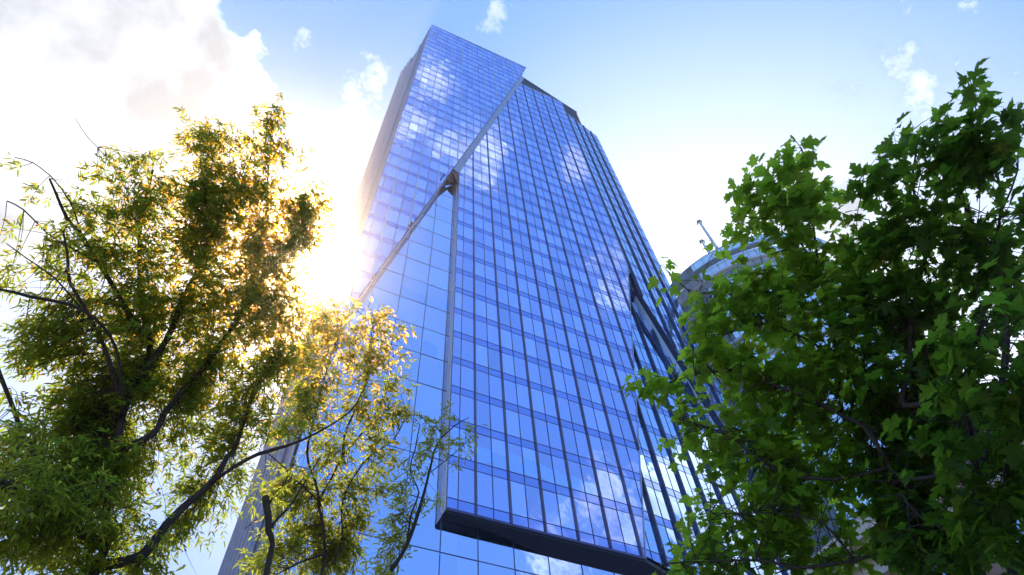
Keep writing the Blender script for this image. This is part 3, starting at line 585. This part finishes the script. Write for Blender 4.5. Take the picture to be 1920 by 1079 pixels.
BARK1 = m_bark('ash_bark', (.040, .028, .022)); BARK2 = m_bark('maple_bark', (.035, .028, .026))
LEAF_ASH = m_leaf('ash_leaf', (.065, .105, .014), (.05, .09, .014), (.42, .58, .05), .62)
LEAF_MID = m_leaf('young_ash_leaf', (.12, .16, .03), (.09, .14, .024), (.56, .66, .08), .58)
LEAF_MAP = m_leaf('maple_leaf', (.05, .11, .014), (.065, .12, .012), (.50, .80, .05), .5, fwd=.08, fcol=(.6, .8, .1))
LEAF_MAPB = m_leaf('shaded_maple_leaf', (.022, .060, .012), (.035, .075, .010), (.26, .50, .03), .47, fwd=.06, fcol=(.5, .8, .1))  # darker copy of the maple leaf: shade at the right is in its colour

ASH = dict(kind='ash', size=.082, step=.085, max=6, wood=.42)
make_tree('ash_tree', 'left', (-1.15, 6.6, 0), 'large old tree on the left with dark limbs and narrow drooping leaves', 'narrow leaved trees before the tower', BARK1, LEAF_ASH, 'ash', 150, ASH)
make_tree('ash_tree', 'mid', (1.2, 7.7, 0), 'slender yellow green tree in front of the tower base with several thin forking stems', 'narrow leaved trees before the tower', BARK1, LEAF_MID, 'ash', 92, dict(ASH, size=.095))
make_tree('pruned_tree', 'pruned', (.35, 6.7, 0), 'small cut back tree with knobbly bare trunk between the two leafy ones', 'narrow leaved trees before the tower', BARK1, LEAF_MID, 'ash', 60, dict(ASH, size=.09))
MAP = dict(kind='maple', size=.100, step=.075, max=8, wood=.42)
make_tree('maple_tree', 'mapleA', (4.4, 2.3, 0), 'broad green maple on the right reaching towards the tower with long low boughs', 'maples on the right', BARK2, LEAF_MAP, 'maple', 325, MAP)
make_tree('maple_tree', 'mapleB', (4.3, 1.9, 0), 'taller shaded maple at the right edge with upright leafy shoots and near hanging boughs', 'maples on the right', BARK2, LEAF_MAPB, 'maple', 270, dict(MAP, size=.106))

# ------------------------------------------------------------------ daylight
SUN_DIR = np.array([-.02248, .55034, .83464])
sun = bpy.data.lights.new('sun', 'SUN'); sun.energy = 5.0; sun.angle = math.radians(.5); sun.color = (1., .83, .58)
so = bpy.data.objects.new('sun', sun); COL.objects.link(so)
so.rotation_euler = Vector(-SUN_DIR).to_track_quat('-Z', 'Y').to_euler(); so.location = (0, 60, 120)

world = bpy.data.worlds.new('World'); scene.world = world; world.use_nodes = True
nt = world.node_tree; nt.nodes.clear()
DIRV = N(nt, 'ShaderNodeTexCoord').outputs['Generated']
sky = N(nt, 'ShaderNodeTexSky', sky_type='NISHITA', sun_disc=False)
sky.sun_elevation = math.asin(SUN_DIR[2]); sky.sun_rotation = math.atan2(SUN_DIR[0], SUN_DIR[1])
sky.air_density = 1.0; sky.dust_density = .2; sky.ozone_density = 3.0; sky.altitude = 100
STR = .12
def lobe(c, rin, rout):
    """1 inside rin degrees of direction c, falling to 0 at rout"""
    c = np.array(c)/np.linalg.norm(c)
    d = N(nt, 'ShaderNodeVectorMath', {0: DIRV, 1: tuple(c)}, operation='DOT_PRODUCT').outputs['Value']
    a = mathn(nt, 'ARCCOSINE', mathn(nt, 'MINIMUM', d, .999999))
    return N(nt, 'ShaderNodeMapRange', {0: a, 1: math.radians(rout), 2: math.radians(rin), 3: 0., 4: 1.}, interpolation_type='SMOOTHSTEP').outputs[0]
def nz(scale, detail=8., rough=.6, off=0.):
    v = N(nt, 'ShaderNodeVectorMath', {0: DIRV, 1: (off, off*.7, -off)}, operation='ADD').outputs[0]
    return N(nt, 'ShaderNodeTexNoise', {'Vector': v, 'Scale': scale, 'Detail': detail, 'Roughness': rough}).outputs[0]
def total(ls, op):
    r = ls[0]
    for l in ls[1:]: r = mathn(nt, op, r, l)
    return r
# fat cumulus: crisp edges
CUM = [((-.325,.337,.884),4,11),((-.36,.42,.83),4,12),((-.233,.345,.909),1,6.5),((-.236,.42,.875),2,8),((-.42,.52,.74),4,12),((-.30,.50,.81),3,9),((-.06,.45,.89),.2,2.2),
       ((.715,-.374,.59),2,6.5),((.76,-.355,.545),3,8),((.66,-.44,.61),1,4.5),((.86,.35,.38),5,20),((.62,.15,.77),1,4),((-.5,.75,.42),5,22),((.6,.65,.46),4,16)]
cov = total([lobe(*c) for c in CUM], 'MAXIMUM')
big = mathn(nt, 'ADD', mathn(nt, 'MULTIPLY', mathn(nt, 'SUBTRACT', nz(9., 10., .60), .5), 2.6), cov)
cum = N(nt, 'ShaderNodeMapRange', {0: big, 1: .36, 2: .66, 3: 0., 4: 1.}, interpolation_type='SMOOTHSTEP').outputs[0]
cum = mathn(nt, 'MULTIPLY', cum, mathn(nt, 'MINIMUM', mathn(nt, 'MULTIPLY', cov, 5.), 1.))
# thin torn wisps
WSP = [((-.14,.272,.952),0,2.4),((.102,.135,.986),0,3.6),((-.043,.305,.951),0,3.8),((-.03,.34,.94),0,4.2),((.595,-.04,.802),0,10),((.136,.167,.976),0,1.8),
       ((.133,-.333,.934),0,6.5),((.17,-.315,.934),0,5.5),((.041,-.323,.945),0,4.5),((.401,-.348,.847),0,5),((.43,-.37,.82),0,6),((.5,-.625,.599),0,7),((.44,-.70,.56),0,7),((.30,-.27,.91),0,4),((.05,-.26,.965),0,4.5)]
cv2 = total([lobe(*c) if c[0][1] > -.2 and c[0][1] != .135 and c[0][1] != .305 else mathn(nt, 'MULTIPLY', lobe(*c), 1.35) for c in WSP], 'MAXIMUM')
w = mathn(nt, 'ADD', mathn(nt, 'MULTIPLY', mathn(nt, 'SUBTRACT', nz(20., 10., .68, 3.1), .5), 4.2), mathn(nt, 'MULTIPLY', cv2, 1.0))
wsp = N(nt, 'ShaderNodeMapRange', {0: w, 1: .55, 2: 1.9, 3: 0., 4: .9}, interpolation_type='SMOOTHSTEP').outputs[0]
wsp = mathn(nt, 'MULTIPLY', wsp, mathn(nt, 'MINIMUM', mathn(nt, 'MULTIPLY', cv2, 4.), 1.))
# milky veil brightening towards the low right, and round the sun
veil = mathn(nt, 'MULTIPLY', lobe((.60,.52,.60), 8, 50), .95)
veil2 = mathn(nt, 'MULTIPLY', lobe((-.3,.6,.74), 4, 26), .35)
mask = total([veil, veil2, cum, wsp], 'MAXIMUM')
shade = N(nt, 'ShaderNodeMapRange', {0: nz(6., 8., .55, 1.7), 1: .40, 2: .60, 3: .68, 4: 1.25}).outputs[0]
ccol = N(nt, 'ShaderNodeVectorMath', {0: (5.5, 5.95, 6.7), 1: mathn(nt, 'MULTIPLY', shade, N(nt, 'ShaderNodeMapRange', {0: N(nt, 'ShaderNodeSeparateXYZ', {0: DIRV}).outputs[1], 1: .25, 2: -.2, 3: 1., 4: 1.7}).outputs[0])}, operation='MULTIPLY').outputs[0]
vcol = N(nt, 'ShaderNodeMix', {0: mathn(nt, 'MAXIMUM', cum, wsp), 6: (10., 10.6, 11.4, 1), 7: ccol}, data_type='RGBA').outputs[2]
n1 = N(nt, 'ShaderNodeVectorMath', {0: sky.outputs[0], 1: (.20, .24, .28)}, operation='MULTIPLY').outputs[0]
SKYGAIN = N(nt, 'ShaderNodeVectorMath', {0: n1, 1: (1.12, 2.55, 5.8)}, operation='ADD').outputs[0]
mix = N(nt, 'ShaderNodeMix', {0: mask, 6: SKYGAIN, 7: vcol}, data_type='RGBA').outputs[2]
# bright aureole round the sun
glow = mathn(nt, 'ADD', mathn(nt, 'MULTIPLY', lobe(SUN_DIR, .2, 4), 5.), mathn(nt, 'MULTIPLY', lobe(SUN_DIR, .1, 2.4), 90.))
gcol = N(nt, 'ShaderNodeVectorMath', {0: (1., .74, .40), 1: glow}, operation='MULTIPLY').outputs[0]
fin = N(nt, 'ShaderNodeVectorMath', {0: mix, 1: gcol}, operation='ADD').outputs[0]
bg = N(nt, 'ShaderNodeBackground', {'Color': fin, 'Strength': STR})
N(nt, 'ShaderNodeOutputWorld', {'Surface': bg.outputs[0]})

# ------------------------------------------------------------------ added scattering air, put in for a warm glare round the sun
hz, hn = newmat('glare_air')
hv = N(hn, 'ShaderNodeVolumePrincipled', {'Color': rgba((1., .86, .74)), 'Density': .0006, 'Anisotropy': .93})
N(hn, 'ShaderNodeOutputMaterial', {'Volume': hv.outputs[0]})
hm = MB(); hm.box((-320, -320, -1), (320, 320, 186)); ho = hm.build('glare_volume', hz); ho['kind'] = 'stuff'
scene.cycles.volume_bounces = 1

# ------------------------------------------------------------------ picture
scene.view_settings.view_transform = 'Standard'; scene.view_settings.look = 'None'
scene.view_settings.exposure = 0.5; scene.view_settings.gamma = 1.0; scene.view_settings.use_curve_mapping = False
scene.render.engine = 'CYCLES'
scene.cycles.use_denoising = True
scene.cycles.max_bounces = 8; scene.cycles.transparent_max_bounces = 8
scene.cycles.sample_clamp_indirect = 8.0
scene.render.resolution_x = 1024; scene.render.resolution_y = 575
